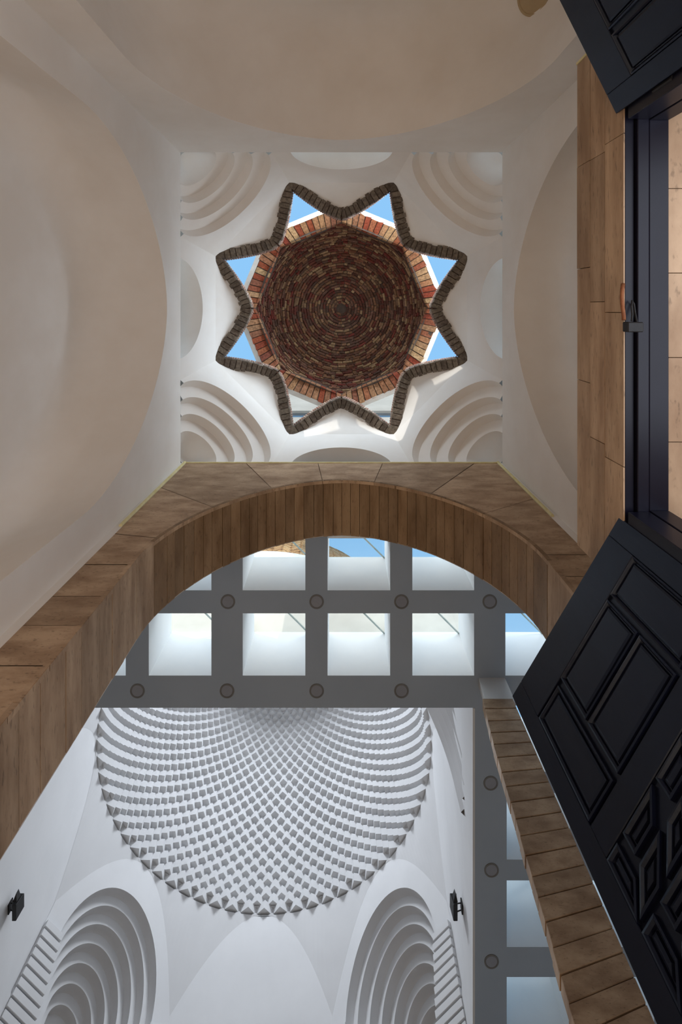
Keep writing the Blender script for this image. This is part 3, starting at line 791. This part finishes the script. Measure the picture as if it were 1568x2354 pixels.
# diagonal faces with squinches
SQ = 236 * .0058559
for sx_ in (-1, 1):
    for sy in (-1, 1):
        ang = math.atan2(sy, sx_); d = Vector((sx_, sy, 0)).normalized(); tt = Vector((-d.y, d.x, 0))
        C0 = Vector((CX, CY, 0)) + d * H2
        half = H2 * math.tan(math.pi / 8); w = 1.07 if sy > 0 else 1.27; zsq = 7.85 if sy > 0 else 7.4; cr = 9.08; zb = 6.95; zface = 7.9
        o = []
        o += [(-w, z) for z in (zb, 7.2, 7.35, zsq - .05, zsq - .03)]
        for i in range(41):
            a = math.pi - math.pi * i / 40; o.append((w * math.cos(a), zsq + (cr - zsq) * math.sin(a)))
        o += [(w, z) for z in (zsq - .03, zsq - .05, 7.35, 7.2, zb)]
        inn = [C0 + tt * t + Vector((0, 0, z)) for t, z in o]
        out = []
        for t, z in o:
            if z <= zsq + .01: out.append((math.copysign(half , t), z))
            else:
                f = (z - zsq) / (cr - zsq); tt_ = t / w
                out.append((half * tt_ if abs(tt_) > .0 else 0, None))
        outv = []
        for (t, z) in out:
            if z is None:
                o_r = math.hypot(H2, t); z = ZDM - (o_r - R2) / KP
            outv.append(C0 + tt * t + Vector((0, 0, z)))
        mb = MB(); mb.grid([outv, inn]); loc2(mb).build('squinch_face', M['plaster_cool'], dome, weld=False)
        Cn = Vector((CX + sx_ * 3.338, CY + sy * 3.338, 7.0))
        # nested arches
        rows = [inn]; cur_w, cur_cr, dd = w, cr, 0
        NR2 = 8
        for k in range(NR2):
            dd2 = dd + .20
            rows.append([Vector(C0 + d * (dd + .12) + tt * (t * cur_w / w) + Vector((0, 0, z if z < zsq else zsq + (z - zsq) * (cur_cr - zsq) / (cr - zsq)))) for t, z in o])
            nw = cur_w - .125; ncr = cur_cr - .165
            if nw < .08: break
            rows.append([Vector(C0 + d * (dd + .165) + tt * (t * (cur_w - .01) / w) + Vector((0, 0, z if z < zsq else zsq + (z - zsq) * (cur_cr - .03 - zsq) / (cr - zsq)))) for t, z in o])
            cur_w, cur_cr, dd = nw, ncr, dd + .155
            rows.append([Vector(C0 + d * dd + tt * (t * cur_w / w) + Vector((0, 0, z if z < zsq else zsq + (z - zsq) * (cur_cr - zsq) / (cr - zsq)))) for t, z in o])
        n = len(o); last = rows[-1]
        mb = MB(); mb.grid(rows); mb.grid([last[:n // 2 + 1], last[::-1][:n // 2 + 1]])
        loc2(mb).build('squinch', M['plaster_cool'], dome, smooth='angle')

        if sy > 0:
            for e_ in (-1, 1):
                for k in range(11):
                    z0 = 7.87 - .113 * k; t0 = half - .01; L1 = .36 + .022 * k
                    a_ = C0 + tt * (e_ * t0) - d * .065; b_2 = C0 + tt * (e_ * (t0 - L1)) - d * .065
                    mb = MB(); lo = [a_, b_2, b_2 + d * .09, a_ + d * .09]
                    mb.hexa([Vector((q.x, q.y, z0)) for q in lo], [Vector((q.x, q.y, z0 + .085 + (0 if k else .0))) for q in lo])
                    mb.build('corbel_step', M['plaster_cool'], dome, bevel=.004)
# ---------------------------------------------------------------- stone pier at the corridor
pier = empty('wall_pier', (2.0, 4.96, ZF), 'slim stone faced pier between the hall and the corridor', 'pier', kind='structure')
PR = [(6.15, 1.80), (5.5, 1.736), (4.7, 1.694), (4.38, 1.673), (3.91, 1.655), (3.6, 1.633), (3.35, 1.622), (2.5, 1.60), (ZF, 1.58)]
def pxl(z):
    for (z1, x1), (z0, x0) in zip(PR[:-1], PR[1:]):
        if z <= z1 and z >= z0: return x0 + (x1 - x0) * (z - z0) / (z1 - z0)
    return PR[0][1]
MB().prism([(1.83, 4.97, 6.10), (2.2, 4.97, 6.10), (2.2, 5.10, 6.10), (1.83, 5.10, 6.10)], [(1.85, 4.97, 6.5), (2.2, 4.97, 6.5), (2.2, 5.10, 6.5), (1.85, 5.10, 6.5)]).build('plaster_head', M['plaster_cool'], pier)
jy = [1605, 1629, 1657, 1684, 1711, 1741, 1775, 1808, 1844, 1882, 1922, 1967, 2015, 2063, 2119, 2179, 2242, 2308, 2380, 2460, 2550]
jz = [1110 * 4.96 / (p - 709) for p in jy] + [2.4, 1.9, 1.4, .9, .4, -.1, -.5, ZF]
jz[0] = 6.14
for a, b in zip(jz[:-1], jz[1:]):
    def tilt(z): return max(0, min(.27, (6.14 - z) * .095)) if z > ZF + .01 else 0
    g = .004; pr = random.uniform(0, .008)
    xa, xb = pxl(a - g), pxl(b + g); xr = 2.175
    q = [(xb - pr, b + g), (xr, b + g + tilt(b) * (xr - xb)), (xr, a - g + tilt(a) * (xr - xa)), (xa - pr, a - g)]
    MB().prism([(x, 4.96 - pr * .4, z) for x, z in q], [(x, 5.09, z) for x, z in q]).build('stone_course', M['stone'], pier, bevel=.004)
q = [(x + .012, z) for z, x in PR] + [(2.17, ZF), (2.17, 6.1)]
MB().prism([(x, 4.975, z) for x, z in q], [(x, 5.085, z) for x, z in q]).build('pier_core', M['stone_back'], pier)
# ---------------------------------------------------------------- spotlights on the dome room walls
def sconce(x, sgn, label):
    y = 8.74; z = 7.06
    e = empty('wall_spotlight', (x, y, z), label, 'wall light', 'black spotlights on the dome room walls')
    MB().box(min(x, x + sgn * .02), max(x, x + sgn * .02), y - .07, y + .07, z - .05, z + .05).build('wall_plate', M['iron'], e, bevel=.004)
    MB().tube([(x, y - .05, z), (x + sgn * .10, y - .06, z - .02)], .008, 6).tube([(x, y + .05, z), (x + sgn * .10, y + .06, z - .02)], .008, 6).build('bracket', M['iron'], e)
    b = MB(); b.hexa([(x + sgn * .09, y - .13, z - .09), (x + sgn * .15, y - .13, z - .09), (x + sgn * .15, y + .11, z - .09), (x + sgn * .09, y + .11, z - .09)],
                     [(x + sgn * .07, y - .11, z + .07), (x + sgn * .17, y - .11, z + .07), (x + sgn * .17, y + .09, z + .07), (x + sgn * .07, y + .09, z + .07)])
    b.build('housing', M['iron'], e, bevel=.006)
    MB().prism([(x + sgn * .08, y - .13, z - .06), (x + sgn * .14, y - .13, z - .06), (x + sgn * .11, y - .22, z - .02)], [(x + sgn * .08, y - .13, z + .03), (x + sgn * .14, y - .13, z + .03), (x + sgn * .11, y - .22, z + .03)]).build('visor', M['iron'], e)
sconce(OX1 - .03, -1, 'small black spotlight on the right wall of the domed room')
sconce(OX0 + .03, 1, 'small black spotlight on the left wall of the domed room')

# ---------------------------------------------------------------- roofscape seen through the glass
drum = empty('dome_drum', (CX, 5.02, 7.2), 'beige rendered drum under the herringbone brick dome, seen through the skylights', 'roof building', kind='structure')
DZ = 9.5; RX = 3.69
MB().grid([[(CX - 3.9, 5.02, ZW - .3), (CX + 3.62, 5.02, ZW - .3), (CX + 3.62, 12.6, ZW - .3), (CX - 3.9, 12.6, ZW - .3)], [(CX - 3.9, 5.02, DZ), (CX + 3.62, 5.02, DZ), (CX + 3.62, 12.6, DZ), (CX - 3.9, 12.6, DZ)]], True).build('drum_wall', M['drum'], drum)
rows = []
for i in range(17):
    a = math.pi / 2 * i / 16; rows.append([(CX + (RX - .04) * math.cos(a) * math.cos(2 * math.pi * k / 64), CY + (RX - .04) * math.cos(a) * math.sin(2 * math.pi * k / 64), DZ + 1.2 * (RX - .04) * math.sin(a)) for k in range(64)])
MB().grid(rows, True).build('dome_bed', M['outer_mortar'], drum, smooth=True)
hb = MB(); Lb, Wb = .23, .075
cw = Lb / math.sqrt(2) + .03; rh = Wb * math.sqrt(2) + .018
for c in range(52):
    for r in range(30):
        u0 = (c - 26) * cw; v0 = .04 + r * rh + .02; sg = 1 if c % 2 else -1
        j = random.uniform(0, .014); q = []; h = []
        for (a, b) in ((-Lb / 2, -Wb / 2), (Lb / 2, -Wb / 2), (Lb / 2, Wb / 2), (-Lb / 2, Wb / 2)):
            uu = u0 + (a - sg * b) * .7071; vv = v0 + (sg * a + b) * .7071
            ph_ = vv / RX; az = -math.pi / 2 + uu / RX
            for R_, L_ in ((RX - .05, q), (RX + j, h)):
                L_.append((CX + R_ * math.cos(ph_) * math.cos(az), CY + R_ * math.cos(ph_) * math.sin(az), DZ + 1.2 * R_ * math.sin(ph_)))
        hb.hexa(q, h)
hb.build('herringbone_bricks', M['brick_yellow'], drum, kind='stuff')
rw = empty('rooftop_wall', (0, 2.6, 7.2), 'beige rooftop wall with a dark strip window behind the brick cupola', 'roof building', kind='structure')
MB().box(-1.9, 1.9, 2.5, 2.8, 7.2, 11.1).box(-1.9, 1.9, 2.5, 2.8, 11.8, 15.5).box(-1.9, -1.5, 2.5, 2.8, 11.1, 11.8).box(1.5, 1.9, 2.5, 2.8, 11.1, 11.8).build('render_coat', M['drum'], rw)
MB().box(-1.5, 1.5, 2.56, 2.6, 11.1, 11.8).build('strip_window', M['dark_glass'], rw)
